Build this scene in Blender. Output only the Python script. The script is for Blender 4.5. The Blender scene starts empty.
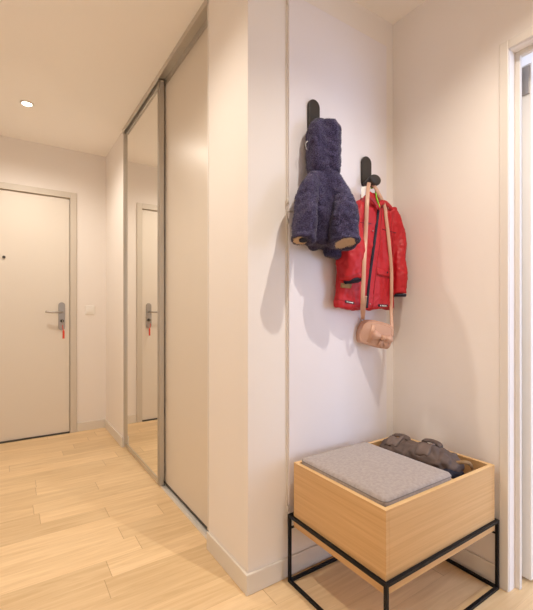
import bpy, bmesh, math, random
from mathutils import Vector, Matrix, noise
from mathutils.bvhtree import BVHTree
random.seed(7)
SC = bpy.context.scene
COL = SC.collection

# ------------------------------------------------------------------ camera, world, lights, exposure
F, PX, PY, EYE = 392.0, 266.5, 311.0, 1.07          # focal length in px, principal point, eye height
YAW = math.radians(33.5)                            # between the camera axis and the corridor axis (+Y)
cam_d = bpy.data.cameras.new('camera'); cam = bpy.data.objects.new('camera', cam_d); COL.objects.link(cam)
cam_d.sensor_fit = 'AUTO'; cam_d.sensor_width = 36.0; cam_d.lens = 36.0*F/610.0
cam_d.shift_y = (PY-305.0)/610.0; cam_d.clip_start = 0.02
cam.location = (0, 0, EYE); cam.rotation_euler = (math.radians(90), 0, -math.radians(56.5))
cam.rotation_euler = (math.radians(90), 0, -math.radians(33.5))
SC.camera = cam
w = bpy.data.worlds.new('world'); SC.world = w; w.use_nodes = True
w.node_tree.nodes['Background'].inputs[0].default_value = (0.75, 0.85, 1.0, 1)
w.node_tree.nodes['Background'].inputs[1].default_value = 1.0
SC.view_settings.view_transform = 'Standard'; SC.view_settings.look = 'None'
SC.view_settings.exposure = 0.14; SC.view_settings.gamma = 1.0; SC.view_settings.use_curve_mapping = False
SC.cycles.max_bounces = 16; SC.cycles.diffuse_bounces = 10; SC.cycles.glossy_bounces = 6

WARM = (1.0, 0.905, 0.785)
CEIL = 2.49
# recessed ceiling spots: x, y, power, cone degrees, source radius
SPOTS = [(0.114, 3.14, 43, 160, 0.03), (0.10, 1.40, 45, 146, 0.03), (0.10, -0.25, 13, 142, 0.03),
         (1.05, 0.47, 60, 132, 0.010), (0.4, -1.6, 16, 142, 0.03)]
for sx, sy, pw, cone, rad in SPOTS:
    l = bpy.data.lights.new('spot', 'SPOT'); l.energy = pw; l.color = WARM; l.spot_size = math.radians(cone)
    l.spot_blend = 1.0; l.shadow_soft_size = rad
    o = bpy.data.objects.new('spot_lamp', l); COL.objects.link(o); o.location = (sx, sy, CEIL-0.035)
def area(name, loc, rot, sx, sy, power, color):
    l = bpy.data.lights.new(name, 'AREA'); l.shape = 'RECTANGLE'; l.size = sx; l.size_y = sy; l.energy = power; l.color = color
    o = bpy.data.objects.new(name, l); COL.objects.link(o); o.location = loc; o.rotation_euler = rot
# daylight through the window of the next room and an added fill behind the camera
area('daylight_and_fill', (2.9, -2.30, 1.35), (math.radians(-90), 0, math.pi), 1.6, 1.5, 60, (0.50, 0.66, 1.0))
area('daylight_and_fill', (0.5, -2.55, 1.35), (math.radians(-90), 0, math.pi), 1.8, 1.9, 6, (1.0, 0.93, 0.92))  # unseen fill, added to lift the ambient light in the hall

# ------------------------------------------------------------------ materials
def mat(name, col, rough=0.6, metal=0.0, bump=None, sheen=0.0, spec=0.5, var=None):
    m = bpy.data.materials.new(name); m.use_nodes = True; nt = m.node_tree; b = nt.nodes['Principled BSDF']
    b.inputs['Base Color'].default_value = (*col, 1); b.inputs['Roughness'].default_value = rough
    b.inputs['Metallic'].default_value = metal; b.inputs['Specular IOR Level'].default_value = spec
    if sheen: b.inputs['Sheen Weight'].default_value = sheen
    tc = nt.nodes.new('ShaderNodeTexCoord')
    if bump:
        n = nt.nodes.new('ShaderNodeTexNoise'); n.inputs['Scale'].default_value = bump[0]; n.inputs['Detail'].default_value = 4
        nt.links.new(tc.outputs['Object'], n.inputs['Vector'])
        bp = nt.nodes.new('ShaderNodeBump'); bp.inputs['Strength'].default_value = bump[1]; bp.inputs['Distance'].default_value = bump[2]
        nt.links.new(n.outputs['Fac'], bp.inputs['Height']); nt.links.new(bp.outputs['Normal'], b.inputs['Normal'])
    if var:
        n2 = nt.nodes.new('ShaderNodeTexNoise'); n2.inputs['Scale'].default_value = var[0]; n2.inputs['Detail'].default_value = 3
        nt.links.new(tc.outputs['Object'], n2.inputs['Vector'])
        cr = nt.nodes.new('ShaderNodeValToRGB'); cr.color_ramp.elements[0].position = 0.35; cr.color_ramp.elements[1].position = 0.65
        cr.color_ramp.elements[0].color = (*col, 1); cr.color_ramp.elements[1].color = (*var[1], 1)
        nt.links.new(n2.outputs['Fac'], cr.inputs['Fac']); nt.links.new(cr.outputs['Color'], b.inputs['Base Color'])
    return m
def wood(name, c1, c2, stretch, rough=0.45, fine=1.0):
    m = bpy.data.materials.new(name); m.use_nodes = True; nt = m.node_tree; N, L = nt.nodes, nt.links; b = N['Principled BSDF']
    tc = N.new('ShaderNodeTexCoord'); mp = N.new('ShaderNodeMapping'); mp.inputs['Scale'].default_value = stretch
    L.new(tc.outputs['Object'], mp.inputs['Vector'])
    n = N.new('ShaderNodeTexNoise'); n.inputs['Scale'].default_value = 2.2*fine; n.inputs['Detail'].default_value = 8; n.inputs['Roughness'].default_value = 0.65
    L.new(mp.outputs['Vector'], n.inputs['Vector'])
    cr = N.new('ShaderNodeValToRGB'); cr.color_ramp.elements[0].position = 0.32; cr.color_ramp.elements[1].position = 0.68
    cr.color_ramp.elements[0].color = (*c1, 1); cr.color_ramp.elements[1].color = (*c2, 1)
    L.new(n.outputs['Fac'], cr.inputs['Fac']); L.new(cr.outputs['Color'], b.inputs['Base Color'])
    bp = N.new('ShaderNodeBump'); bp.inputs['Strength'].default_value = 0.15; bp.inputs['Distance'].default_value = 0.001
    L.new(n.outputs['Fac'], bp.inputs['Height']); L.new(bp.outputs['Normal'], b.inputs['Normal'])
    b.inputs['Roughness'].default_value = rough
    return m
def parquet():
    m = bpy.data.materials.new('oak_parquet'); m.use_nodes = True; nt = m.node_tree; N, L = nt.nodes, nt.links; b = N['Principled BSDF']
    tc = N.new('ShaderNodeTexCoord'); mp = N.new('ShaderNodeMapping'); mp.inputs['Location'].default_value = (0.33, 0.05, 0)
    L.new(tc.outputs['Object'], mp.inputs['Vector'])
    def mt(op, a, b=None, c=None):
        q = N.new('ShaderNodeMath'); q.operation = op
        for k_, v_ in enumerate((a, b, c)):
            if v_ is None: continue
            if isinstance(v_, (int, float)): q.inputs[k_].default_value = v_
            else: L.new(v_, q.inputs[k_])
        return q.outputs[0]
    sx_ = N.new('ShaderNodeSeparateXYZ'); L.new(mp.outputs['Vector'], sx_.inputs[0])
    yr = mt('DIVIDE', sx_.outputs['Y'], 0.122); row = mt('FLOOR', yr)
    wn = N.new('ShaderNodeTexWhiteNoise'); wn.noise_dimensions = '1D'; L.new(mt('ADD', row, 3.7), wn.inputs['W'])
    xr = mt('ADD', mt('DIVIDE', sx_.outputs['X'], 0.78), mt('MULTIPLY', wn.outputs['Value'], 7.0)); colm = mt('FLOOR', xr)
    cv = N.new('ShaderNodeCombineXYZ'); L.new(row, cv.inputs[0]); L.new(colm, cv.inputs[1])
    w2 = N.new('ShaderNodeTexWhiteNoise'); w2.noise_dimensions = '2D'; L.new(cv.outputs[0], w2.inputs['Vector'])
    fx_ = mt('FRACT', xr); fy_ = mt('FRACT', yr)
    ex = mt('LESS_THAN', mt('MINIMUM', fx_, mt('SUBTRACT', 1.0, fx_)), 0.0016)
    ey = mt('LESS_THAN', mt('MINIMUM', fy_, mt('SUBTRACT', 1.0, fy_)), 0.0055)
    joint = mt('MULTIPLY', mt('MAXIMUM', ex, mt('MULTIPLY', ey, 0.45)), 0.75)
    bcol = N.new('ShaderNodeCombineXYZ'); [L.new(w2.outputs['Value'], bcol.inputs[k_]) for k_ in range(3)]
    # every board shifts its own grain
    sh = N.new('ShaderNodeVectorMath'); sh.operation = 'MULTIPLY_ADD'
    L.new(bcol.outputs[0], sh.inputs[0]); sh.inputs[1].default_value = (7, 3, 0); L.new(mp.outputs['Vector'], sh.inputs[2])
    mg = N.new('ShaderNodeMapping'); mg.inputs['Scale'].default_value = (1.3, 16, 1); L.new(sh.outputs[0], mg.inputs['Vector'])
    n = N.new('ShaderNodeTexNoise'); n.inputs['Scale'].default_value = 2.0; n.inputs['Detail'].default_value = 8; n.inputs['Roughness'].default_value = 0.6; n.inputs['Distortion'].default_value = 1.1
    L.new(mg.outputs['Vector'], n.inputs['Vector'])
    cr = N.new('ShaderNodeValToRGB'); cr.color_ramp.elements[0].position = 0.3; cr.color_ramp.elements[1].position = 0.7
    cr.color_ramp.elements[0].color = (0.70, 0.50, 0.275, 1); cr.color_ramp.elements[1].color = (0.88, 0.68, 0.43, 1)
    L.new(n.outputs['Fac'], cr.inputs['Fac'])
    mx = N.new('ShaderNodeMix'); mx.data_type = 'RGBA'; mx.blend_type = 'MULTIPLY'; mx.inputs['Factor'].default_value = 1.0
    tint = N.new('ShaderNodeValToRGB'); tint.color_ramp.elements[0].color = (0.86, 0.84, 0.80, 1); tint.color_ramp.elements[1].color = (1.04, 1.04, 1.04, 1)
    L.new(w2.outputs['Value'], tint.inputs['Fac']); L.new(cr.outputs['Color'], mx.inputs['A']); L.new(tint.outputs['Color'], mx.inputs['B'])
    mj = N.new('ShaderNodeMix'); mj.data_type = 'RGBA'; L.new(joint, mj.inputs['Factor'])
    L.new(mx.outputs['Result'], mj.inputs['A']); mj.inputs['B'].default_value = (0.40, 0.25, 0.12, 1)
    L.new(mj.outputs['Result'], b.inputs['Base Color'])
    b.inputs['Roughness'].default_value = 0.34; b.inputs['Specular IOR Level'].default_value = 0.45
    bp = N.new('ShaderNodeBump'); bp.inputs['Strength'].default_value = 0.25; bp.inputs['Distance'].default_value = 0.001; bp.invert = True
    L.new(joint, bp.inputs['Height']); L.new(bp.outputs['Normal'], b.inputs['Normal'])
    return m
M = dict(
    paint=mat('wall_paint', (0.83, 0.79, 0.755), 0.75, bump=(180, 0.05, 0.001), spec=0.3),
    ceil=mat('ceiling_paint', (0.92, 0.89, 0.85), 0.85, spec=0.2),
    cool=mat('panel_lacquer', (0.80, 0.775, 0.81), 0.5, bump=(120, 0.03, 0.001)),
    trim=mat('trim_paint', (0.72, 0.68, 0.62), 0.45),
    trimw=mat('casing_paint', (0.74, 0.70, 0.65), 0.4),
    door=mat('door_paint', (0.76, 0.71, 0.64), 0.45),
    dframe=mat('door_frame_paint', (0.62, 0.57, 0.50), 0.45),
    slide=mat('wardrobe_board', (0.70, 0.64, 0.56), 0.33),
    alu=mat('satin_aluminium', (0.60, 0.57, 0.52), 0.35, 0.75),
    alud=mat('dark_rubber', (0.06, 0.055, 0.05), 0.6),  # one even dark colour for threshold, lock parts and rails
    mirror=mat('mirror_glass', (0.93, 0.92, 0.88), 0.0, 1.0),
    chrome=mat('brushed_nickel', (0.42, 0.39, 0.36), 0.35, 0.9),
    white=mat('white_plastic', (0.85, 0.83, 0.79), 0.35),
    black=mat('black_steel', (0.008, 0.008, 0.010), 0.45, spec=0.2),
    hook=mat('black_brown_hook', (0.028, 0.022, 0.018), 0.45, bump=(60, 0.1, 0.001)),
    navy=mat('navy_fleece', (0.016, 0.013, 0.035), 0.95, sheen=0.25, spec=0.1, var=(260, (0.105, 0.088, 0.185))),
    beige=mat('beige_pile', (0.70, 0.52, 0.36), 0.9, bump=(250, 0.6, 0.004)),
    red=mat('red_nylon', (0.45, 0.004, 0.012), 0.55, bump=(22, 0.35, 0.012)),
    redd=mat('dark_red_edge', (0.33, 0.006, 0.014), 0.55),
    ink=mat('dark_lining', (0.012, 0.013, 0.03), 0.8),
    green=mat('lime_cord', (0.25, 0.72, 0.06), 0.6),
    olive=mat('khaki_patch', (0.33, 0.20, 0.09), 0.8),
    pink=mat('rose_leather', (0.58, 0.36, 0.27), 0.45, bump=(45, 0.35, 0.004)),
    strap=mat('strap_leather', (0.60, 0.36, 0.25), 0.45),
    gold=mat('brass_ring', (0.35, 0.20, 0.09), 0.3, 0.9),
    grey=mat('grey_felt', (0.40, 0.35, 0.33), 0.95, bump=(420, 0.5, 0.002), sheen=0.2, var=(90, (0.33, 0.285, 0.27))),
    greyd=mat('grey_piping', (0.20, 0.18, 0.175), 0.9),
    taupe=mat('taupe_canvas', (0.120, 0.088, 0.078), 0.9, bump=(70, 0.4, 0.004)),
    taupl=mat('taupe_light', (0.17, 0.128, 0.113), 0.9),
    redtag=mat('red_tag', (0.70, 0.07, 0.04), 0.5),
    lamp=mat('lamp_metal', (0.8, 0.78, 0.74), 0.3, 0.2),
    oak=wood('oak_veneer', (0.56, 0.335, 0.145), (0.68, 0.44, 0.215), (0.9, 0.9, 60)),
    oake=wood('oak_edge', (0.70, 0.45, 0.20), (0.80, 0.56, 0.29), (3, 3, 3)),
    floor=parquet(),
)
def emis(name, col, s):
    m = bpy.data.materials.new(name); m.use_nodes = True; b = m.node_tree.nodes['Principled BSDF']
    b.inputs['Emission Color'].default_value = (*col, 1); b.inputs['Emission Strength'].default_value = s
    b.inputs['Base Color'].default_value = (*col, 1); return m
M['bulb'] = emis('lamp_glow', (1.0, 0.9, 0.75), 12)
g = bpy.data.materials.new('window_glass'); g.use_nodes = True; gb = g.node_tree.nodes['Principled BSDF']
gb.inputs['Transmission Weight'].default_value = 1.0; gb.inputs['Roughness'].default_value = 0.0; gb.inputs['IOR'].default_value = 1.02
M['glass'] = g

# ------------------------------------------------------------------ helpers
def P(px, py, d):
    """point at the distance d in front of the coat wall (y = 1.276) seen at a photo pixel"""
    return RAY(px, py, y=1.276-d)
def RAY(px, py, y=None, x=None, z=None):
    r = (px-PX)/F; h = (PY-py)/F
    dx, dy = math.cos(YAW)*r+math.sin(YAW), math.cos(YAW)-math.sin(YAW)*r
    t = y/dy if y is not None else (x/dx if x is not None else (z-EYE)/h)
    return Vector((dx*t, dy*t, EYE+h*t))
def raydir(px, py):
    r = (px-PX)/F; h = (PY-py)/F
    return Vector((math.cos(YAW)*r+math.sin(YAW), math.cos(YAW)-math.sin(YAW)*r, h)).normalized()
def link(name, me, m, parent=None, smooth=True):
    o = bpy.data.objects.new(name, me); COL.objects.link(o)
    if m is not None: me.materials.append(m)
    if smooth:
        for p in me.polygons: p.use_smooth = True
    if parent is not None: o.parent = parent; o.matrix_parent_inverse = parent.matrix_basis.inverted()
    return o
def obj(name, bm, m, parent=None, smooth=False, bevel=0.0, seg=2):
    bmesh.ops.recalc_face_normals(bm, faces=bm.faces[:])
    me = bpy.data.meshes.new(name); bm.to_mesh(me); bm.free()
    o = link(name, me, m, parent, smooth)
    if bevel:
        b = o.modifiers.new('bevel', 'BEVEL'); b.width = bevel; b.segments = seg; b.limit_method = 'ANGLE'; b.angle_limit = math.radians(40)
        if smooth is False:
            pass
    return o
def empty(name, loc):
    o = bpy.data.objects.new(name, None); COL.objects.link(o); o.location = loc; o.empty_display_size = 0.05
    return o
def tag(o, label, cat, group=None, kind=None):
    o['label'] = label; o['category'] = cat
    if group: o['group'] = group
    if kind: o['kind'] = kind
    return o
def struct(o, label=None, cat=None):
    o['kind'] = 'structure'
    if label: o['label'] = label
    if cat: o['category'] = cat
    return o
def bx(bm, x0, x1, y0, y1, z0, z1):
    v = [bm.verts.new(p) for p in ((x0,y0,z0),(x1,y0,z0),(x1,y1,z0),(x0,y1,z0),(x0,y0,z1),(x1,y0,z1),(x1,y1,z1),(x0,y1,z1))]
    for f in ((0,3,2,1),(4,5,6,7),(0,1,5,4),(1,2,6,5),(2,3,7,6),(3,0,4,7)): bm.faces.new([v[i] for i in f])
    return v
def box(name, x0, x1, y0, y1, z0, z1, m, parent=None, bevel=0.0, seg=2):
    bm = bmesh.new(); bx(bm, x0, x1, y0, y1, z0, z1); return obj(name, bm, m, parent, False, bevel, seg)
def rings(bm, rs, cap=True):
    """skin a list of rings (each a list of points)"""
    vs = [[bm.verts.new(p) for p in r] for r in rs]; n = len(vs[0])
    for a, b in zip(vs, vs[1:]):
        for i in range(n): bm.faces.new((a[i], a[(i+1) % n], b[(i+1) % n], b[i]))
    if cap: bm.faces.new(vs[0][::-1]); bm.faces.new(vs[-1])
def ell(c, rx, ry, n=28, p=2.0, rot=0.0):
    out = []
    for i in range(n):
        a = 2*math.pi*i/n; ca, sa = math.cos(a), math.sin(a)
        u = rx*math.copysign(abs(ca)**(2/p), ca); v = ry*math.copysign(abs(sa)**(2/p), sa)
        out.append(c+Vector((u*math.cos(rot)-v*math.sin(rot), u*math.sin(rot)+v*math.cos(rot), 0)))
    return out
def tube(bm, pts, rad, n=20, flat=None, up=None, cap=True):
    """tube along pts; rad one number or per point; flat scales the second axis; up fixes the first axis"""
    pts = [Vector(p) for p in pts]; rs = []
    if not isinstance(rad, (list, tuple)): rad = [rad]*len(pts)
    ref = Vector(up) if up is not None else None; prev = None
    for i, p in enumerate(pts):
        t = (pts[min(i+1, len(pts)-1)]-pts[max(i-1, 0)]).normalized()
        if ref is not None: u = ref - t*ref.dot(t)
        elif prev is None: a = Vector((0,0,1)) if abs(t.z) < 0.9 else Vector((1,0,0)); u = a - t*a.dot(t)
        else: u = prev - t*prev.dot(t)
        u.normalize(); prev = u; v = t.cross(u); f = flat if flat else 1.0
        rs.append([p+u*rad[i]*math.cos(2*math.pi*k/n)+v*rad[i]*f*math.sin(2*math.pi*k/n) for k in range(n)])
    rings(bm, rs, cap)
def smooth_path(pts, k=6):
    pts = [Vector(p) for p in pts]; out = []
    for i in range(len(pts)-1):
        p0, p1, p2, p3 = pts[max(i-1,0)], pts[i], pts[i+1], pts[min(i+2, len(pts)-1)]
        for j in range(k):
            t = j/k
            out.append(0.5*((2*p1)+(-p0+p2)*t+(2*p0-5*p1+4*p2-p3)*t*t+(-p0+3*p1-3*p2+p3)*t**3))
    out.append(pts[-1]); return out
def lathe(bm, prof, loc, axis='z', n=32):
    rs = []
    for r, h in prof:
        ring = []
        for k in range(n):
            a = 2*math.pi*k/n; c, s = r*math.cos(a), r*math.sin(a)
            ring.append(Vector(loc)+(Vector((c, s, h)) if axis == 'z' else Vector((c, h, s)) if axis == 'y' else Vector((h, c, s))))
        rs.append(ring)
    rings(bm, rs)
def fused(bm, voxel, smooth=4, fac=0.5, bumps=(), seed=0):
    """union of overlapping closed pieces as one continuous skin, with cloth folds"""
    bmesh.ops.recalc_face_normals(bm, faces=bm.faces[:])
    me = bpy.data.meshes.new('tmp'); bm.to_mesh(me); bm.free()
    o = bpy.data.objects.new('tmp', me); COL.objects.link(o)
    r = o.modifiers.new('r', 'REMESH'); r.mode = 'VOXEL'; r.voxel_size = voxel
    s = o.modifiers.new('s', 'SMOOTH'); s.factor = fac; s.iterations = smooth
    dg = bpy.context.evaluated_depsgraph_get(); dg.update()
    out = bpy.data.meshes.new_from_object(o.evaluated_get(dg), depsgraph=dg)
    COL.objects.unlink(o); bpy.data.objects.remove(o)
    out.materials.clear()
    for amp, sc in bumps:
        nv = [v.normal.copy() for v in out.vertices]
        for v, n in zip(out.vertices, nv):
            q = Vector((v.co.x*sc[0], v.co.y*sc[1], v.co.z*sc[2]+seed)); v.co += n*amp*noise.noise(q)
    out.update()
    return out
def bvh_of(me): return BVHTree.FromPolygons([v.co for v in me.vertices], [tuple(p.vertices) for p in me.polygons])
EYEV = Vector((0, 0, EYE))
def onto(tree, px, py, off=0.002):
    """the point of a garment that shows at a photo pixel, lifted off by off"""
    d = raydir(px, py); hit = tree.ray_cast(EYEV, d)
    if hit[0] is None: h = tree.find_nearest(EYEV+d*1.75); return h[0]+h[1]*off
    n = hit[1]
    if n.dot(d) > 0: n = -n
    return hit[0]+n*off
def patch(tree, corners, nu=8, nv=4, off=0.0015, thick=0.002):
    """a sewn-on piece of cloth following the garment: grid between four pixel corners (tl, tr, br, bl)"""
    bm = bmesh.new(); tl, tr, br, bl = corners; top = []; bot = []
    for j in range(nv+1):
        a = [], []
        for i in range(nu+1):
            u, v = i/nu, j/nv
            x = (tl[0]*(1-u)+tr[0]*u)*(1-v)+(bl[0]*(1-u)+br[0]*u)*v
            y = (tl[1]*(1-u)+tr[1]*u)*(1-v)+(bl[1]*(1-u)+br[1]*u)*v
            a[0].append(bm.verts.new(onto(tree, x, y, off+thick))); a[1].append(bm.verts.new(onto(tree, x, y, -0.001)))
        top.append(a[0]); bot.append(a[1])
    for j in range(nv):
        for i in range(nu):
            bm.faces.new((top[j][i], top[j+1][i], top[j+1][i+1], top[j][i+1]))
            bm.faces.new((bot[j][i], bot[j][i+1], bot[j+1][i+1], bot[j+1][i]))
    for i in range(nu):
        bm.faces.new((top[0][i], top[0][i+1], bot[0][i+1], bot[0][i])); bm.faces.new((top[nv][i+1], top[nv][i], bot[nv][i], bot[nv][i+1]))
    for j in range(nv):
        bm.faces.new((top[j+1][0], top[j][0], bot[j][0], bot[j+1][0])); bm.faces.new((top[j][nu], top[j+1][nu], bot[j+1][nu], bot[j][nu]))
    return bm
def add_pile(me, count, length, base, seed=1):
    """short fleece tufts standing on a garment, part of the same mesh"""
    rnd = random.Random(seed); me.calc_loop_triangles()
    tris = [(me.vertices[t.vertices[0]].co, me.vertices[t.vertices[1]].co, me.vertices[t.vertices[2]].co, t.area, t.normal) for t in me.loop_triangles]
    tot = 0; cum = []
    for t in tris: tot += t[3]; cum.append(tot)
    import bisect
    vs = [tuple(v.co) for v in me.vertices]; fs = [tuple(p.vertices) for p in me.polygons]
    for _ in range(count):
        a, b, c, _a, n = tris[min(bisect.bisect(cum, rnd.random()*tot), len(tris)-1)]
        r1, r2 = rnd.random(), rnd.random()
        if r1+r2 > 1: r1, r2 = 1-r1, 1-r2
        p = a+(b-a)*r1+(c-a)*r2
        d = (n+Vector((rnd.uniform(-.9,.9), rnd.uniform(-.9,.9), rnd.uniform(-1.2,.4)))).normalized()
        u = d.orthogonal().normalized(); v = d.cross(u); k = len(vs); q = rnd.uniform(0.6, 1.3)
        for j in range(3): vs.append(tuple(p-n*0.001+(u*math.cos(2.094*j)+v*math.sin(2.094*j))*base*q))
        vs.append(tuple(p+d*length*q)); fs += [(k,k+1,k+3),(k+1,k+2,k+3),(k+2,k,k+3)]
    out = bpy.data.meshes.new(me.name+'_pile'); out.from_pydata(vs, [], fs); out.update(); return out

# ------------------------------------------------------------------ the setting
XL, XP, YC, XR, YE = -0.62, 0.760, 1.276, 1.597, 3.830      # left wall, wardrobe-side wall, coat wall, right wall, entrance wall
YW0, YW1 = 1.620, 3.185                                     # wardrobe opening
YB = -2.45                                                  # wall behind the camera
struct(box('floor', XL-0.15, 4.2, YB-0.15, YE+0.15, -0.06, 0.0, M['floor']))
struct(box('ceiling', XL-0.15, 4.2, YB-0.15, YE+0.15, CEIL, CEIL+0.1, M['ceil']))
struct(box('wall_left', XL-0.12, XL, YB, YE, 0, CEIL, M['paint']))
DX0, DX1, DZ = -0.475, 0.459, 2.056                          # entrance door leaf
bm = bmesh.new()
bx(bm, XL-0.12, DX0-0.008, YE, YE+0.12, 0, CEIL); bx(bm, DX1+0.008, 1.2, YE, YE+0.12, 0, CEIL); bx(bm, DX0-0.008, DX1+0.008, YE, YE+0.12, DZ+0.008, CEIL)
struct(obj('wall_far', bm, M['paint']))
bm = bmesh.new(); bx(bm, XP, 1.2, YW1, YE, 0, CEIL)
struct(obj('wall_wardrobe_end', bm, M['paint']))
struct(box('wall_wardrobe_back', 1.15, 1.2, YW0, YW1, 0, CEIL, M['paint']))
struct(box('wall_niche', XP, XR+0.09, YC, YW0, 0, CEIL, M['paint']))
# right wall with the doorway to the next room
DY0, DY1, DH = -0.16, 0.734, 2.066
bm = bmesh.new()
bx(bm, XR, XR+0.09, DY1, YC, 0, CEIL); bx(bm, XR, XR+0.09, YB, DY0, 0, CEIL); bx(bm, XR, XR+0.09, DY0, DY1, DH, CEIL)
struct(obj('wall_right', bm, M['paint']))
# wall behind the camera with an unseen window added for the fill, next room with a window
def wall_with_window(name, x0, x1, y0, y1, wx0, wx1, wz0, wz1):
    bm = bmesh.new()
    bx(bm, x0, wx0, y0, y1, 0, CEIL); bx(bm, wx1, x1, y0, y1, 0, CEIL); bx(bm, wx0, wx1, y0, y1, 0, wz0); bx(bm, wx0, wx1, y0, y1, wz1, CEIL)
    struct(obj(name, bm, M['paint']))
wall_with_window('wall_back', XL-0.12, XR+0.09, YB-0.12, YB, -0.35, 1.35, 0.4, 2.2)
wall_with_window('wall_next_room_back', XR+0.09, 4.1, YB-0.12, YB, 2.1, 3.7, 0.6, 2.1)
def window(name, x0, x1, z0, z1, y):
    bm = bmesh.new(); t = 0.05
    bx(bm, x0, x1, y-0.06, y, z0, z0+t); bx(bm, x0, x1, y-0.06, y, z1-t, z1)
    bx(bm, x0, x0+t, y-0.06, y, z0+t, z1-t); bx(bm, x1-t, x1, y-0.06, y, z0+t, z1-t); c = (x0+x1)/2; bx(bm, c-t/2, c+t/2, y-0.06, y, z0+t, z1-t)
    o = struct(obj(name, bm, M['white']))
    box('window_pane', x0+t, c-t/2, y-0.035, y-0.029, z0+t, z1-t, M['glass'], o); box('window_pane', c+t/2, x1-t, y-0.035, y-0.029, z0+t, z1-t, M['glass'], o)
window('fill_window_1', -0.35, 1.35, 0.4, 2.2, YB-0.04); window('window_2', 2.1, 3.7, 0.6, 2.1, YB-0.04)  # the first window is added to carry the fill
struct(box('wall_next_room_side', XR+0.09, 4.1, 0.90, 1.02, 0, CEIL, M['paint']))
struct(box('wall_next_room_end', 4.0, 4.1, YB, 0.90, 0, CEIL, M['paint']))

# baseboards, with an eased top edge
BH, BT = 0.078, 0.012
def base(name, x0, x1, y0, y1):
    return struct(box(name, x0, x1, y0, y1, 0, BH, M['trim'], None, 0.003, 2))
base('baseboard_left', XL, XL+BT, YB, YE)
base('baseboard_far', DX1+0.058, XP-BT, YE-BT, YE)
bm = bmesh.new(); bx(bm, XP-BT, XP, YW1, YE-0.0, 0, BH)
struct(obj('baseboard_wardrobe_end', bm, M['trim'], None, False, 0.003))
bm = bmesh.new()
vs = [bm.verts.new((x, y, z)) for z in (0, BH) for x, y in ((XP-BT, YW0), (XP-BT, YC-BT), (XR-BT, YC-BT), (XR-BT, YC), (XP, YC), (XP, YW0))]
n = 6
bm.faces.new(vs[:n][::-1]); bm.faces.new(vs[n:])
for i in range(n): bm.faces.new((vs[i], vs[(i+1) % n], vs[n+(i+1) % n], vs[n+i]))
struct(obj('baseboard_niche', bm, M['trim'], None, False, 0.003))
base('baseboard_right', XR-BT, XR, DY1+0.034, YC)
base('baseboard_back', XR-BT, XR, YB, DY0-0.034)

# doorway casing and lining on the right
bm = bmesh.new(); c = 0.034; xf = XR-0.012
bx(bm, xf, XR, DY1, DY1+c, 0, DH+c); bx(bm, xf, XR, DY0-c, DY0, 0, DH+c); bx(bm, xf, XR, DY0, DY1, DH, DH+c)
struct(obj('trim_1', bm, M['trimw'], None, False, 0.003))
bm = bmesh.new()                                           # stop strips inside the opening, and the hinge rebate behind
bx(bm, 1.637, 1.655, DY1-0.018, DY1, 0, DH); bx(bm, 1.637, 1.655, DY0, DY0+0.018, 0, DH); bx(bm, 1.637, 1.655, DY0+0.018, DY1-0.018, DH-0.018, DH)
struct(obj('trim_2', bm, M['trimw'], None, False, 0.002))
# open door of the next room, edge on
d2 = struct(box('door_2', 1.713, 2.53, 0.709, 0.744, 0.012, 2.045, M['white'], None, 0.002))
d2['label'] = 'white interior door standing open into the next room'
box('hinge', 1.706, 1.7135, 0.713, 0.741, 1.925, 2.035, M['chrome'], d2, 0.001)

# entrance door
d1 = struct(box('door_1', DX0, DX1, YE+0.006, YE+0.05, 0.010, DZ, M['door'], None, 0.002))
d1['label'] = 'plain cream entrance door with peephole and metal handle plate'
bm = bmesh.new(); fw, fy = 0.055, YE-0.014
bx(bm, DX1+0.004, DX1+fw, fy, YE+0.06, 0, DZ+fw); bx(bm, DX0-fw, DX0-0.004, fy, YE+0.06, 0, DZ+fw); bx(bm, DX0-0.004, DX1+0.004, fy, YE+0.06, DZ+0.004, DZ+fw)
bx(bm, DX0-0.004, DX1+0.004, YE+0.055, YE+0.07, 0, DZ+0.01)
struct(obj('trim_3', bm, M['dframe'], None, False, 0.003))
struct(box('trim_4', DX0, DX1, YE-0.01, YE+0.06, 0.0, 0.008, M['alud'])) # threshold
bm = bmesh.new(); lathe(bm, [(0.001, -0.006), (0.009, -0.006), (0.011, -0.002), (0.011, 0.008)], RAY(4, 257, y=YE+0.0), 'y', 20)
obj('peephole', bm, M['alud'], d1, True)
def stadium(bm, cx, cz, w_, h_, y0, y1, n=12, tilt=0):
    r = w_/2; out = []
    for k in range(n+1): a = math.pi*k/n; out.append((cx+r*math.cos(a), cz+h_/2-r+r*math.sin(a)))
    for k in range(n+1): a = math.pi+math.pi*k/n; out.append((cx+r*math.cos(a), cz-h_/2+r+r*math.sin(a)))
    rings(bm, [[Vector((x, y1, z)) for x, z in out], [Vector((x, y0, z)) for x, z in out]])
hp = RAY(61.8, 316.3, y=YE-0.004); hx, hz = hp.x, hp.z
bm = bmesh.new(); stadium(bm, hx, hz, 0.052, 0.245, YE-0.006, YE+0.008)
plate = obj('handle_plate', bm, M['chrome'], d1, False, 0.003)
bm = bmesh.new(); lz = RAY(52, 312.2, y=YE-0.05).z
tube(bm, smooth_path([(hx, YE-0.004, lz), (hx, YE-0.035, lz), (hx-0.012, YE-0.052, lz), (hx-0.045, YE-0.056, lz-0.001), (hx-0.09, YE-0.054, lz), (hx-0.128, YE-0.050, lz+0.006)]), 0.0085, 14)
obj('lever', bm, M['chrome'], plate, True)
kz = RAY(62, 321, y=YE).z
bm = bmesh.new(); lathe(bm, [(0.002, -0.020), (0.012, -0.020), (0.014, -0.014), (0.014, 0.0)], (hx+0.002, YE-0.002, kz), 'y', 20)
obj('lock_cylinder', bm, M['alud'], plate, True)
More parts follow.
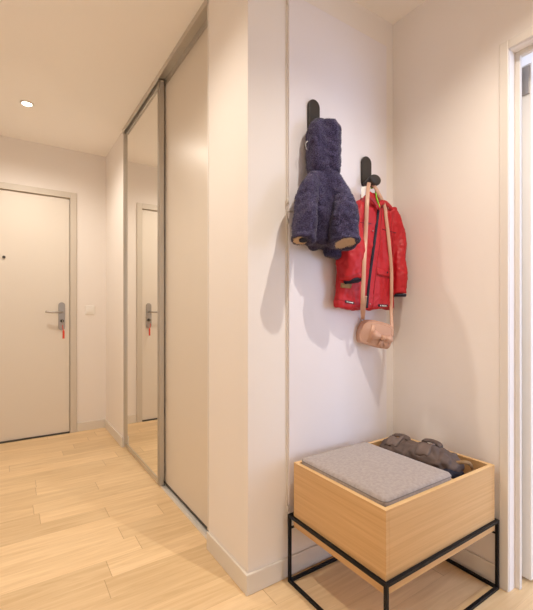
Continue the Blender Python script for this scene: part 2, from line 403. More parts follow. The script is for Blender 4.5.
# key with a red tag hanging from the lock
k = empty('door_key', (hx+0.002, YE-0.02, kz))
tag(k, 'key with a red tag hanging from the entrance door lock', 'key')
bm = bmesh.new(); bx(bm, hx-0.001, hx+0.003, YE-0.042, YE-0.018, kz-0.004, kz+0.004)
lathe(bm, [(0.004, -0.002), (0.012, -0.002), (0.012, 0.002), (0.004, 0.002)], (hx+0.001, YE-0.052, kz), 'x', 20)
obj('key_blade', bm, M['chrome'], k, False, 0.0005)
bm = bmesh.new(); ring = [(hx+0.001+0.011*math.sin(a), YE-0.054, kz-0.020+0.014*math.cos(a)) for a in [2*math.pi*i/20 for i in range(21)]]
tube(bm, ring, 0.0012, 8); obj('key_ring', bm, M['chrome'], k, True)
bm = bmesh.new(); tube(bm, smooth_path([(hx+0.001, YE-0.054, kz-0.033), (hx+0.002, YE-0.055, kz-0.060), (hx+0.008, YE-0.054, kz-0.085), (hx+0.008, YE-0.054, kz-0.150)]), [0.003]*12+[0.008]*7, 10, 0.5)
obj('tag_strap', bm, M['redtag'], k, True)
# light switch
sp = RAY(90, 310, y=YE)
sw = tag(box('light_switch', sp.x-0.040, sp.x+0.040, YE-0.009, YE, sp.z-0.040, sp.z+0.040, M['white'], None, 0.004),
         'white square light switch on the wall right of the entrance door', 'light switch')
rk = box('rocker', sp.x-0.021, sp.x+0.021, YE-0.014, YE-0.007, sp.z-0.021, sp.z+0.021, M['white'], sw, 0.002)

# ------------------------------------------------------------------ wardrobe sliding doors
XT = 0.772
YM = 2.335                                                 # near end of the mirror door
bm = bmesh.new()                                           # ceiling track: fascia + two channels
bx(bm, XT-0.020, XT-0.014, YW0, YW1, CEIL-0.030, CEIL); bx(bm, XT-0.014, 0.88, YW0, YW1, CEIL-0.012, CEIL)
bx(bm, XT+0.030, XT+0.034, YW0, YW1, CEIL-0.045, CEIL-0.012); bx(bm, XT-0.014, XT-0.008, YW0, YW1, CEIL-0.022, CEIL-0.012)
bx(bm, 0.876, 0.880, YW0, YW1, CEIL-0.045, CEIL-0.012)
struct(obj('trim_5', bm, M['alu'], None, False, 0.001))
bm = bmesh.new()                                           # floor track with two raised rails
bx(bm, XT+0.006, 0.88, YW0, YW1, 0, 0.004)
for xr in (XT+0.013, 0.822): bx(bm, xr-0.002, xr+0.002, YW0, YW1, 0.004, 0.010)
bx(bm, XT+0.006, XT+0.008, YW0, YW1, 0.004, 0.009)
struct(obj('trim_6', bm, M['lamp'], None, False, 0.0008))
def slide_stile(x, y0, y1, z0, z1, parent):
    bm = bmesh.new(); bx(bm, x-0.003, x+0.026, y0, y1, z0, z1); bx(bm, x-0.007, x-0.003, y0+0.003, y0+0.008, z0, z1); bx(bm, x-0.007, x-0.003, y1-0.008, y1-0.003, z0, z1)
    return obj('stile', bm, M['alu'], parent, False, 0.001)
Z0, Z1 = 0.012, CEIL-0.018
t = tag(empty('sliding_door', (XT+0.01, (YM+YW1)/2, 0)), 'mirrored wardrobe sliding door with slim metal frame beside the entrance', 'sliding door', 'wardrobe sliding doors')
box('mirror_panel', XT+0.004, XT+0.012, YM+0.028, YW1-0.028, Z0+0.03, Z1-0.03, M['mirror'], t)
box('backing_board', XT+0.0125, XT+0.018, YM+0.028, YW1-0.028, Z0+0.03, Z1-0.03, M['slide'], t)
slide_stile(XT, YM, YM+0.030, Z0, Z1, t); slide_stile(XT, YW1-0.032, YW1-0.002, Z0, Z1, t)
for z0, z1 in ((Z0, Z0+0.03), (Z1-0.03, Z1)): box('rail', XT, XT+0.024, YM+0.030, YW1-0.032, z0, z1, M['alu'], t, 0.001)
t = tag(empty('sliding_door', (0.815, 2.02, 0)), 'plain beige wardrobe sliding door nearest the corner, without a mirror', 'sliding door', 'wardrobe sliding doors')
box('door_panel', 0.808, 0.824, YW0+0.01, YM+0.03, Z0+0.012, Z1-0.02, M['slide'], t)
slide_stile(0.804, YM+0.03, YM+0.058, Z0, Z1-0.02, t)
box('rail', 0.806, 0.828, YW0+0.01, YM+0.03, Z0, Z0+0.012, M['alud'], t)
box('rail', 0.806, 0.828, YW0+0.01, YM+0.03, Z1-0.02, Z1-0.004, M['alud'], t)
# pale corner strip of the wardrobe opening
struct(box('trim_7', XP-0.002, XP+0.02, YW0-0.0, YW0+0.012, BH, CEIL, M['trimw']))

# ------------------------------------------------------------------ service cupboard doors on the coat wall
px0, px1 = 0.944, 1.533
c = struct(box('trim_8', px0-0.006, px1+0.004, YC-0.006, YC, 0.235, 2.36, M['trimw'], None, 0.001))
def panel(z0, z1, label):
    t = tag(box('cupboard_panel', px0, px1, YC-0.014, YC-0.0062, z0, z1, M['cool'], None, 0.002), label, 'wall panel', 'service cupboard panels')
    for zz in (z0+0.04, z1-0.04):
        bm = bmesh.new(); tube(bm, [(px0-0.005, YC-0.012, zz-0.012), (px0-0.005, YC-0.012, zz+0.012)], 0.0035, 10)
        obj('hinge', bm, M['trim'], t, True)
    return t
panel(0.238, 1.468, 'tall white cupboard panel low on the coat wall, behind the bench')
panel(1.472, 2.352, 'upper white cupboard panel carrying the two black coat hooks')

# ------------------------------------------------------------------ ceiling spotlights
def spot(x, y, label):
    t = tag(empty('ceiling_spotlight', (x, y, CEIL)), label, 'ceiling light', 'recessed ceiling spotlights')
    bm = bmesh.new(); prof = [(0.030, -0.001), (0.030, -0.006), (0.034, -0.008), (0.040, -0.006), (0.042, -0.0005)]
    rs = [[Vector((x+r*math.cos(2*math.pi*k/36), y+r*math.sin(2*math.pi*k/36), CEIL+h)) for k in range(36)] for r, h in prof]
    rings(bm, rs+[rs[0]], False); bmesh.ops.remove_doubles(bm, verts=bm.verts[:], dist=1e-6); obj('trim_ring', bm, M['lamp'], t, True)
    bm = bmesh.new(); lathe(bm, [(0.003, -0.012), (0.018, -0.010), (0.027, -0.004), (0.028, -0.0005)], (x, y, CEIL), 'z', 32)
    obj('bulb', bm, M['bulb'], t, True)
for (x, y, *_), lab in zip(SPOTS, ('glowing round ceiling spotlight in front of the entrance door', 'round ceiling spotlight halfway along the wardrobe',
        'round ceiling spotlight above the middle of the hall', 'round ceiling spotlight in front of the coat niche', 'round ceiling spotlight near the rear wall')):
    spot(x, y, lab)

# ------------------------------------------------------------------ bench: oak box in a black frame
bx0, bx1, by0, by1, bz0, bz1, th = 0.9368, 1.566, 0.7738, 1.222, 0.225, 0.476, 0.016
fx0, fx1, fy0, fy1, tk, fz = 0.925, 1.578, 0.762, 1.246, 0.0115, 0.268
t = tag(empty('storage_bench', ((bx0+bx1)/2, (by0+by1)/2, 0)), 'oak box bench on a thin black metal frame in the niche', 'bench')
bm = bmesh.new(); bx(bm, bx0, bx0+th, by0, by1, bz0, bz1); bx(bm, bx1-th, bx1, by0, by1, bz0, bz1)
bx(bm, bx0+th, bx1-th, by0, by0+th, bz0, bz1); bx(bm, bx0+th, bx1-th, by1-th, by1, bz0, bz1); bx(bm, bx0+th, bx1-th, by0+th, by1-th, bz0, bz0+0.014)
tub = obj('box', bm, M['oak'], t, False, 0.0008)
bm = bmesh.new(); e = 0.0012; zt = bz1                      # pale solid edge lipping on the rim
bx(bm, bx0, bx0+th, by0, by1, zt, zt+e); bx(bm, bx1-th, bx1, by0, by1, zt, zt+e); bx(bm, bx0+th, bx1-th, by0, by0+th, zt, zt+e); bx(bm, bx0+th, bx1-th, by1-th, by1, zt, zt+e)
obj('edge_lipping', bm, M['oake'], tub)
box('divider', 1.325, 1.341, by0+th, by1-th, bz0+0.014, bz1-0.012, M['oake'], tub)
box('seat_board', bx0+th, 1.325, by0+th, by1-th, bz1-0.032, bz1-0.016, M['oak'], tub)
for x in (fx0, fx1-tk):
    for y in (fy0, fy1-tk): box('leg', x, x+tk, y, y+tk, 0, fz, M['black'], t, 0.001)
bm = bmesh.new()
for z in (0.0, fz-tk):
    for y in (fy0, fy1-tk): bx(bm, fx0+tk, fx1-tk, y, y+tk, z, z+tk)
    for x in (fx0, fx1-tk): bx(bm, x, x+tk, fy0+tk, fy1-tk, z, z+tk)
fr = obj('frame_rails', bm, M['black'], t, False, 0.001)
box('support_bar', fx0+tk, fx1-tk, fy1-0.010, fy1-0.004, bz0-0.014, bz0-0.008, M['black'], fr)
box('support_bar', fx1-0.010, fx1-0.004, fy0+tk, fy1-tk, bz0-0.014, bz0-0.008, M['black'], fr)
# seat cushion
def cushion(x0, x1, y0, y1, z0, z1, r):
    bm = bmesh.new(); H = z1-z0; rs = []
    prof = [(0.012, 0.0), (0.002, 0.004), (0.0, 0.010), (0.0, H*0.5), (0.0, H-0.012), (0.004, H-0.004), (0.012, H-0.0005), (0.035, H+0.001), (0.10, H+0.003), (0.16, H+0.004)]
    n = 48; cx, cy = (x0+x1)/2, (y0+y1)/2
    for ins, h in prof:
        ring = []
        hx_, hy_ = (x1-x0)/2-ins, (y1-y0)/2-ins; rr = max(0.004, r-ins*0.6)
        for q, (sx, sy) in enumerate(((1,1),(-1,1),(-1,-1),(1,-1))):
            for k in range(n//4):
                a = math.pi/2*(q+k/(n//4-1)); ring.append(Vector((cx+sx*(hx_-rr)+rr*math.cos(a), cy+sy*(hy_-rr)+rr*math.sin(a), z0+h)))
        rs.append(ring)
    rings(bm, rs); return bm
cz0 = bz1-0.0155
cu = tag(obj('seat_cushion', cushion(bx0+th+0.001, 1.318, by0+th+0.001, by1-th-0.001, cz0, bz1+0.023, 0.022), M['grey'], None, True),
         'flat grey felt seat cushion on the left part of the oak bench', 'cushion')
bm = bmesh.new(); pp = []
for q, (sx, sy) in enumerate(((1,1),(-1,1),(-1,-1),(1,-1))):
    for k in range(7):
        a = math.pi/2*(q+k/6); rr = 0.022; X0, X1, Y0, Y1 = bx0+th+0.001, 1.318, by0+th+0.001, by1-th-0.001
        pp.append(((X0+X1)/2+sx*((X1-X0)/2-rr)+(rr+0.0003)*math.cos(a), (Y0+Y1)/2+sy*((Y1-Y0)/2-rr)+(rr+0.0003)*math.sin(a), bz1+0.012))
pp.append(pp[0]); tube(bm, pp, 0.0016, 8); obj('seam', bm, M['greyd'], cu, True)

# ------------------------------------------------------------------ taupe canvas bag lying in the bench
BX = 1.45
def bagpath(y): return Vector((BX+0.006*math.sin(9*y), y, 0.464+0.006*math.sin(21*y)))
bm = bmesh.new(); rs = []
ys = [1.195, 1.18, 1.15, 1.10, 1.05, 1.0, 0.96, 0.92, 0.885, 0.865, 0.852]
ra = [(0.030,0.020),(0.055,0.036),(0.066,0.042),(0.068,0.044),(0.067,0.044),(0.070,0.046),(0.070,0.047),(0.066,0.044),(0.060,0.040),(0.050,0.030),(0.028,0.016)]
for y, (a, b) in zip(ys, ra):
    c0 = bagpath(y); rs.append([c0+Vector((a*math.cos(q), 0, b*math.sin(q))) for q in [2*math.pi*i/28 for i in range(28)]])
rings(bm, rs)
def blob(bm, c, r, rot=0, n=12):
    m_ = Matrix.Translation(c) @ Matrix.Rotation(rot, 4, 'Z') @ Matrix.Diagonal((r[0], r[1], r[2], 1))
    bmesh.ops.create_uvsphere(bm, u_segments=16, v_segments=10, radius=1.0, matrix=m_)
blob(bm, (BX-0.01, 0.905, 0.474), (0.055, 0.045, 0.032)); blob(bm, (BX+0.02, 0.93, 0.485), (0.035, 0.03, 0.025))
me = fused(bm, 0.006, 3, 0.5, [(0.014, (14, 26, 20)), (0.009, (40, 50, 40))], 3)
bag = link('canvas_bag', me, M['taupe'])
tag(bag, 'crumpled taupe canvas bag lying in the open end of the bench', 'bag')
bt = bvh_of(me)
def top_at(tree, x, y, off):
    h = tree.ray_cast(Vector((x, y, 0.9)), Vector((0, 0, -1)))
    return h[0]+Vector((0, 0, off)) if h[0] else Vector((x, y, 0.5+off))
for yc in (1.128, 0.975):                                   # two flaps with a handle loop above each
    bm = bmesh.new(); nu, nv = 6, 8; g0 = []; g1 = []
    for i in range(nu+1):
        r0 = []; r1 = []
        for j in range(nv+1):
            q = top_at(bt, BX-0.055+0.062*j/nv, yc-0.030+0.06*i/nu+0.008*j/nv, 0.0)
            r0.append(bm.verts.new(q+Vector((0, 0, 0.007)))); r1.append(bm.verts.new(q-Vector((0, 0, 0.001))))
        g0.append(r0); g1.append(r1)
    for i in range(nu):
        for j in range(nv):
            bm.faces.new((g0[i][j], g0[i+1][j], g0[i+1][j+1], g0[i][j+1])); bm.faces.new((g1[i][j], g1[i][j+1], g1[i+1][j+1], g1[i+1][j]))
    for j in range(nv):
        bm.faces.new((g0[0][j], g0[0][j+1], g1[0][j+1], g1[0][j])); bm.faces.new((g0[nu][j+1], g0[nu][j], g1[nu][j], g1[nu][j+1]))
    for i in range(nu):
        bm.faces.new((g0[i+1][0], g0[i][0], g1[i][0], g1[i+1][0])); bm.faces.new((g0[i][nv], g0[i+1][nv], g1[i+1][nv], g1[i][nv]))
    obj('flap', bm, M['taupl'], bag, True)
    bm = bmesh.new(); a = top_at(bt, BX+0.01, yc+0.03, -0.002); b = top_at(bt, BX+0.01, yc-0.035, -0.002); c0 = (a+b)/2+Vector((0.016, 0.006, 0.014))
    tube(bm, smooth_path([a, a+Vector((0.006, 0.004, 0.012)), c0, b+Vector((0.014, 0.006, 0.008)), b]), 0.013, 12, 0.45, up=(1, 0, 0.2)); obj('handle_loop', bm, M['taupe'], bag, True)
bm = bmesh.new(); tube(bm, smooth_path([(BX+0.005, 0.862, 0.480), (BX+0.02, 0.842, 0.486), (BX+0.045, 0.832, 0.478), (BX+0.06, 0.83, 0.45), (BX+0.04, 0.835, 0.43)]), 0.007, 10, 0.5)
obj('strap_end', bm, M['olive'], bag, True)
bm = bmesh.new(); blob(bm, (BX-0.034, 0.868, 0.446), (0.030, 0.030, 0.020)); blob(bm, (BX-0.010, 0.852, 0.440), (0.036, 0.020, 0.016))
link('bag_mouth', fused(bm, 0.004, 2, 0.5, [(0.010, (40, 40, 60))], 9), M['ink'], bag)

# ------------------------------------------------------------------ coat hooks
YF = YC-0.014
def hook(cx, ztop, label, seen):
    t = empty('coat_hook', (cx, YF, ztop-0.13)); tag(t, label, 'coat hook', 'black coat hooks')
    bm = bmesh.new(); stadium(bm, cx, ztop-0.0725, 0.060, 0.145, YF-0.014, YF, 14); obj('back_plate', bm, M['hook'], t, False, 0.003, 3)
    # tongue: a rounded pad standing out from the foot of the plate, tilted up
    zb = ztop-0.134; secs = []
    for k, (o_, wv, hv) in enumerate(((0.010, 0.028, 0.014), (0.022, 0.028, 0.015), (0.038, 0.033, 0.020), (0.052, 0.035, 0.024), (0.061, 0.035, 0.024), (0.066, 0.032, 0.021), (0.068, 0.026, 0.015))):
        c0 = Vector((cx, YF-o_, zb+0.20*o_)); secs.append([c0+Vector((wv*math.cos(a), 0, hv*math.sin(a))) for a in [2*math.pi*i/24 for i in range(24)]])
    bm = bmesh.new(); rings(bm, secs); obj('peg', bm, M['hook'], t, True)
    return t
hook(1.066, 1.950, 'black coat hook behind the navy hooded coat', True)
hook(1.382, 1.782, 'lower black coat hook holding the red jacket and the handbag', True)

# ------------------------------------------------------------------ navy hooded fleece coat
def loft_px(bm, rows, p=2.0, rot=0.0):
    rings(bm, [ell(P(px, py, d), rx, ry, 28, p, rot) for px, py, d, rx, ry in rows])
bm = bmesh.new()
loft_px(bm, [(320,123,.070,.010,.010),(319,126.5,.070,.026,.026),(317.5,134,.072,.038,.040),(317,145,.074,.044,.048),(317,160,.076,.044,.050),(318,172,.078,.038,.046)])
loft_px(bm, [(327.5,118.5,.078,.012,.012),(328.5,120.5,.078,.032,.030),(330,127,.078,.046,.042),(331,140,.080,.049,.048),(331,158,.080,.049,.050),(330,173,.080,.042,.048)])
loft_px(bm, [(324,120.5,.068,.016,.014),(324,124,.068,.040,.030),(324,132,.072,.050,.042),(324,150,.074,.054,.046),(325,170,.078,.048,.042)])
loft_px(bm, [(325,172,.080,.050,.040),(325,176,.082,.070,.046),(325,188,.084,.080,.050),(325,206,.086,.086,.054),(325,228,.088,.094,.056),(325,243,.088,.096,.054),(325,247,.088,.085,.045)], 2.4)
loft_px(bm, [(332,236,.065,.050,.034),(333,250,.065,.052,.036),(333.5,257,.065,.050,.032),(334,260,.065,.036,.018)])
sl = [P(313,178,.085), P(309,190,.100), P(306,208,.120), P(303,225,.135), P(301,237,.145)]
sr = [P(334,178,.092), P(338,192,.112), P(341,210,.140), P(343.5,226,.165), P(344,240,.180)]
tube(bm, smooth_path(sl, 4), [.026+.015*min(1, i/14) for i in range(17)], 24)
tube(bm, smooth_path(sr, 4), [.030+.027*min(1, i/14) for i in range(17)], 24)
def cuff_ring(bm, c, axis, R, r, n=28):
    axis = axis.normalized(); u = axis.orthogonal().normalized(); v = axis.cross(u)
    for i in range(n):
        pass
    rs = []
    for i in range(n):
        a = 2*math.pi*i/n; e_ = u*math.cos(a)+v*math.sin(a)
        rs.append([c+e_*(R+r*math.cos(b))+axis*r*math.sin(b) for b in [2*math.pi*k/10 for k in range(10)]])
    vs = [[bm.verts.new(p) for p in r_] for r_ in rs]
    for i in range(n):
        for k in range(10): bm.faces.new((vs[i][k], vs[i][(k+1) % 10], vs[(i+1) % n][(k+1) % 10], vs[(i+1) % n][k]))
axl = Vector((-0.15, -0.30, -1.0)).normalized(); axr = Vector((-0.10, -0.30, -1.0)).normalized()
cuff_ring(bm, sl[-1]+axl*0.010, axl, 0.034, 0.012); cuff_ring(bm, sr[-1]+axr*0.010, axr, 0.050, 0.013)
base_me = fused(bm, 0.0055, 3, 0.5, [(0.022, (14, 14, 5)), (0.004, (45, 45, 45))], 11)
navy_me = add_pile(base_me, 70000, 0.0042, 0.0012)
coat = link('hooded_coat', navy_me, M['navy'])
tag(coat, 'navy blue fluffy child coat with hood hanging from the left hook', 'coat')
def disc(bm, c, axis, r, bulge=0.0, n=28):
    axis = axis.normalized(); u = axis.orthogonal().normalized(); v = axis.cross(u)
    prof = [(1.0, -0.010), (1.0, 0.0), (0.85, 0.001), (0.6, -0.001+bulge), (0.3, bulge), (0.05, bulge)]
    rings(bm, [[c+(u*math.cos(a)+v*math.sin(a))*r*k_+axis*h for a in [2*math.pi*i/n for i in range(n)]] for k_, h in prof])
def lining(c, ax, r, k):
    bm = bmesh.new(); disc(bm, c, ax, r); bmesh.ops.recalc_face_normals(bm, faces=bm.faces[:])
    me_ = bpy.data.meshes.new('cuff_lining'); bm.to_mesh(me_); bm.free(); me_.update()
    return link('cuff_lining', add_pile(me_, k, 0.006, 0.0016, 5), M['beige'], coat)
lining(sl[-1]+axl*0.013, axl, 0.028, 500); lining(sr[-1]+axr*0.014, axr, 0.043, 1100)
bm = bmesh.new(); disc(bm, sl[-1]+axl*0.0170+Vector((0.000,-0.011,0)), axl, 0.015); obj('cuff_shade', bm, M['ink'], coat, True)  # dark disc paints the shade in the sleeve hollow
bm = bmesh.new(); tube(bm, smooth_path([P(307.5,141,.070), P(306.0,143,.072), P(305.8,147,.072), P(307.2,150,.070)]), 0.0012, 8, 0.4); obj('loop_tag', bm, M['white'], coat, True)
coat.children[0]['label'] = 'beige pile lining inside the left cuff'

# ------------------------------------------------------------------ red jacket
bm = bmesh.new()
loft_px(bm, [(374,195,.045,.030,.014),(374,198,.048,.062,.020),(373.5,204,.050,.097,.025),(373,213,.052,.126,.030),(373,226,.053,.143,.033),(371,245,.054,.152,.034),
             (368,265,.056,.161,.036),(365.5,285,.057,.172,.037),(364,302,.058,.182,.038),(364,306,.058,.181,.037),(364,308,.058,.174,.033)], 2.5, 0.0)
jl = [P(361,204,.060), P(355,218,.072), P(351,240,.080), P(350.5,262,.084), P(351.5,279,.086)]
jr = [P(390,210,.060), P(395.5,222,.068), P(398.5,245,.080), P(399.5,270,.090), P(399.5,294,.094)]
tube(bm, smooth_path(jl, 4), [.030+.020*min(1, i/9) for i in range(17)], 24)
tube(bm, smooth_path(jr, 4), [.028+.006*min(1, i/6) for i in range(17)], 24)
loft_px(bm, [(366,192,.045,.020,.010),(367,195,.048,.036,.020),(370,202,.052,.05,.026)])
jme = fused(bm, 0.005, 5, 0.5, [(0.014, (13, 13, 5)), (0.011, (26, 26, 10)), (0.003, (70, 70, 60))], 5)
jt = bvh_of(jme)
jk = link('rain_jacket', jme, M['red']); tag(jk, 'bright red child jacket hanging from the right hook', 'jacket')
def seam(name, pts, r, m, flat=0.5, off=0.001, parent=None, k=5):
    pp_ = [onto(jt, *p_, off) for p_ in smooth2(pts, k)]
    b_ = bmesh.new(); tube(b_, pp_, r, 8, flat, up=(0.67, -0.74, 0)); return obj(name, b_, m, parent or jk, True)
def smooth2(pts, k): return [(p_.x, p_.y) for p_ in smooth_path([(a, b, 0) for a, b in pts], k)]
seam('front_zip', [(378.5,205),(377,220),(374.5,240),(371.5,262),(368.5,285),(366.5,308)], 0.0065, M['ink'], 0.7)
seam('zip_facing', [(382,205),(381,222),(379.5,245),(376.5,268),(374,290),(372.5,309)], 0.0022, M['redd'])
seam('yoke_seam', [(360,222.5),(366,223),(371,223.5)], 0.0017, M['ink']); seam('yoke_seam', [(382,229),(388,231),(396,233)], 0.0020, M['ink'])
seam('hem_seam', [(336,299),(345,301),(355,303.5),(364,305)], 0.0013, M['redd']); seam('hem_seam', [(370,306),(380,306.5),(391,305.5)], 0.0013, M['redd'])
seam('armhole_seam', [(393,214),(391,228),(392.5,242),(393,258)], 0.0015, M['redd'])
seam('cuff_seam', [(340,276),(350,276),(361,272)], 0.0013, M['redd'])
pf = obj('pocket_flap', patch(jt, ((376.5,268),(391.5,271),(391.5,277.5),(376.5,274.5)), 8, 4, 0.001, 0.004), M['red'], jk, True)
seam('flap_edge', [(376.5,275),(384,277),(391.5,278)], 0.0018, M['redd'], parent=pf)
def stud(px, py, r=0.004, m='chrome'):
    p_ = onto(jt, px, py, 0.003); b_ = bmesh.new(); blob(b_, p_, (r, r, r)); obj('snap', b_, M[m], jk, True)
for q in ((375.5,207),(372.5,231),(386.5,213),(369.5,304)): stud(*q, 0.0028)
stud(386.5, 272.5, 0.0045, 'ink')
obj('sleeve_patch', patch(jt, ((341,283),(351.5,284),(350.5,288.5),(340.5,287.5)), 4, 2), M['olive'], jk, True)
for q in (((345,300.2),(354,302),(354,304.4),(345,302.6)), ((378,304.2),(387.5,304.6),(387.5,307.0),(378,306.6))):
    lab = obj('hem_label', patch(jt, q, 6, 2, 0.001, 0.0015), M['ink'], jk, True)
    (x0, y0), (x1, y1) = q[0], q[1]; dy = q[3][1]-q[0][1]
    for a_, b_ in ((0.16, 0.26), (0.36, 0.44), (0.48, 0.58), (0.62, 0.70), (0.74, 0.84)):
        f = lambda u, v: (x0+(x1-x0)*u, y0+(y1-y0)*u+dy*v)
        obj('lettering', patch(jt, (f(a_, .28), f(b_, .28), f(b_, .74), f(a_, .74)), 1, 1, 0.003, 0.0005), M['white'], lab)
# cuffs: dark lining showing below each sleeve end
ax1 = Vector((0.12, -0.30, -1.0)).normalized()
bm = bmesh.new(); u0 = jl[-1]+ax1*0.002
tube(bm, [u0, u0+ax1*0.010, u0+ax1*0.016], [0.043, 0.043, 0.040], 26); obj('cuff_lining', bm, M['ink'], jk, True)
bm = bmesh.new(); u0 = jr[-1]+Vector((0, -0.002, 0)); tube(bm, [u0, u0+Vector((0, 0, -0.010)), u0+Vector((0, 0, -0.013))], [0.029, 0.029, 0.026], 24)
obj('cuff_lining', bm, M['ink'], jk, True)
# collar pieces, size label and hanging cord
bm = bmesh.new(); tube(bm, smooth_path([P(362,203,.085), P(366,197,.090), P(371,198,.095), P(375.5,203,.098), P(378,209,.098)]), 0.009, 12, 0.35); obj('collar', bm, M['redd'], jk, True)
bm = bmesh.new(); tube(bm, smooth_path([P(378.5,209,.100), P(381,203,.095), P(386,203,.085), P(391,208,.075), P(394,213,.072)]), 0.011, 12, 0.35); obj('collar', bm, M['red'], jk, True)
bm = bmesh.new(); blob(bm, P(379,205,.085), (0.013, 0.010, 0.016)); obj('neck_lining', bm, M['ink'], jk, True)
bm = bmesh.new(); tube(bm, smooth_path([P(371,188,.030), P(374.8,187.5,.055), P(375.8,193,.070), P(376.8,199,.085), P(379.5,207,.105)]), 0.0050, 10, 0.5); obj('hanging_loop', bm, M['green'], jk, True)
q0, q1, q2, q3 = P(361,187,.060), P(367,186,.060), P(367,197,.070), P(361,198,.070)
bm = bmesh.new(); n_ = Vector((0.0, -0.002, 0)); a_ = [bm.verts.new(q) for q in (q0, q1, q2, q3)]; b_ = [bm.verts.new(q+n_) for q in (q0, q1, q2, q3)]
bm.faces.new(a_); bm.faces.new(b_[::-1])
for i in range(4): bm.faces.new((a_[i], a_[(i+1) % 4], b_[(i+1) % 4], b_[i]))
obj('size_label', bm, M['white'], jk)

# ------------------------------------------------------------------ rose handbag with a bow
hb = tag(empty('handbag', P(374,348,.16)), 'small rose leather handbag with a bow, hanging over the red jacket', 'handbag')
BD = 0.066
def bagP(u, v, w=0.0):
    """handbag axes: u right, v up (tilted), w out of its front"""
    c0 = P(374.2, 333.5, BD); U = Vector((0.72, -0.68, -0.20)).normalized(); W = Vector((-0.55, -0.83, 0.0)).normalized(); V = U.cross(W)*-1
    V = (V if V.z > 0 else -V).normalized()
    return c0+U*u+V*v+W*w
out = []
n = 40
def outline(s):
    pts_ = [(-0.070,-0.046),(-0.078,-0.014),(-0.072,0.024),(-0.058,0.046),(-0.022,0.055),(0.026,0.054),(0.060,0.048),(0.075,0.032),(0.079,-0.008),(0.076,-0.042),(0.062,-0.058),(0.022,-0.060),(-0.020,-0.058),(-0.055,-0.055)]
    pts_ = pts_+[pts_[0], pts_[1], pts_[2]]
    sp_ = smooth_path([(a, b, 0) for a, b in pts_], 4)[4:4+14*4]
    return [(p_.x*s, p_.y*s) for p_ in sp_]
secs = []
for w_, s in ((-0.030, 0.80), (-0.028, 0.90), (-0.020, 0.97), (0.0, 1.0), (0.018, 0.97), (0.026, 0.91), (0.030, 0.82)):
    secs.append([bagP(a, b, w_) for a, b in outline(s)])
bm = bmesh.new(); rings(bm, secs); body = obj('bag_body', bm, M['pink'], hb, True)
bm = bmesh.new(); tube(bm, [bagP(a, b, 0.006) for a, b in [q for q in outline(1.005) if q[1] > 0.0]], 0.003, 8); obj('zip', bm, M['strap'], body, True)
bm = bmesh.new(); tube(bm, [bagP(a*0.86, b*0.86, 0.0285) for a, b in outline(1.0)]+[bagP(outline(0.86)[0][0], outline(0.86)[0][1], 0.0285)], 0.0018, 8); obj('piping', bm, M['strap'], body, True)
bow = empty('bow', bagP(0.012, -0.006, 0.035)); bow.parent = hb; bow.matrix_parent_inverse = hb.matrix_basis.inverted()
KU, KV = 0.030, -0.010
def lobe(sgn, ln, w0, w1):
    bm = bmesh.new(); rs = []
    for k in range(9):
        s = k/8; wd = (w0+(w1-w0)*math.sin(math.pi/2*s))*(1.0 if k < 7 else 0.85 if k == 7 else 0.55); hgt = 0.005+0.010*math.sin(math.pi*s*0.85)
        rs.append([bagP(KU+sgn*(0.004+ln*s), KV+sgn*-0.10*ln*s+wd*math.cos(a), 0.038+hgt*math.sin(a)*(1-0.35*math.cos(2*a))) for a in [2*math.pi*i/18 for i in range(18)]])
    rings(bm, rs); return obj('bow_loop', bm, M['pink'], bow, True)
lobe(-1, 0.046, 0.007, 0.023); lobe(1, 0.036, 0.007, 0.020)
bm = bmesh.new(); rings(bm, [[bagP(KU+x_, KV+r_*math.cos(a), 0.044+r_*0.9*math.sin(a)) for a in [2*math.pi*i/16 for i in range(16)]] for x_, r_ in ((-0.010, .008), (-0.006, .012), (0.006, .012), (0.010, .008))])
obj('knot', bm, M['strap'], bow, True)
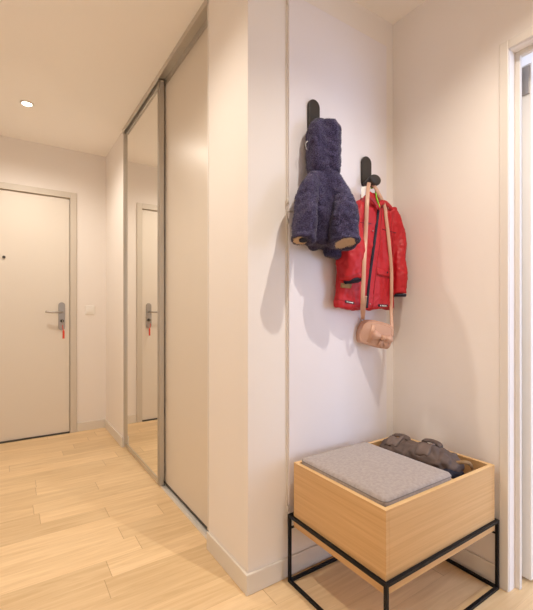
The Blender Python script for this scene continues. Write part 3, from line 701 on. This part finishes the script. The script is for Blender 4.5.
for du, dv in ((0.028, -0.040), (-0.004, -0.046)):
    bm = bmesh.new(); tube(bm, [bagP(KU, KV-0.006, 0.040), bagP(KU+du*0.5, KV+dv*0.5, 0.037), bagP(KU+du, KV+dv*0.95, 0.033)], [0.006, 0.009, 0.011], 12, 0.3, up=(0.72, -0.68, 0)); obj('bow_tail', bm, M['pink'], bow, True)
bm = bmesh.new(); tube(bm, [bagP(-0.018, 0.036, 0.030), bagP(-0.020, 0.0, 0.032), bagP(-0.022, -0.044, 0.030)], 0.009, 10, 0.3, up=(0.72, -0.68, 0)); obj('ribbon', bm, M['strap'], bow, True)
# rings and strap
for u_, v_, nm in ((-0.062, 0.046, 'strap_ring'), (0.072, 0.028, 'strap_ring')):
    c0 = bagP(u_, v_, 0.0); bm = bmesh.new()
    tube(bm, [c0+Vector((0.007*math.cos(a)*0.7, -0.007*math.cos(a)*0.7, 0.009*math.sin(a)+0.004)) for a in [2*math.pi*i/16 for i in range(17)]], 0.0022, 8); obj(nm, bm, M['gold'], hb, True)
bm = bmesh.new(); a0 = bagP(-0.062, 0.054, 0.0)
tube(bm, smooth_path([a0, P(362.4,309,.104), P(362.7,301,.132), P(363.3,285,.140), P(364.3,260,.138), P(365.5,238,.110), P(367,205,.115), P(368.2,188,.080), P(369.5,181.5,.060)]), 0.0085, 12, 0.28, up=(0.75, -0.66, 0)); obj('strap', bm, M['strap'], hb, True)
bm = bmesh.new(); a1 = bagP(0.072, 0.036, 0.0)
fr_ = [onto(jt, 389.8, 290, 0.010), onto(jt, 389.0, 270, 0.012), onto(jt, 388.0, 250, 0.010), onto(jt, 386.8, 232, 0.008), onto(jt, 385, 218, 0.007), onto(jt, 383.5, 208, 0.007)]
tube(bm, smooth_path([a1, P(391.2, 308, .085)]+fr_+[P(379.5,195,.085), P(374.5,186.5,.070), P(369.5,181.5,.060)]), 0.0075, 12, 0.28, up=(0.75, -0.66, 0)); obj('strap', bm, M['strap'], hb, True)
bm = bmesh.new(); tube(bm, smooth_path([bagP(-0.058, 0.054, 0.0), P(364.6,309,.106), P(366.0,296,.138)]), 0.0045, 10, 0.3, up=(0.75, -0.66, 0)); obj('strap_tail', bm, M['strap'], hb, True)
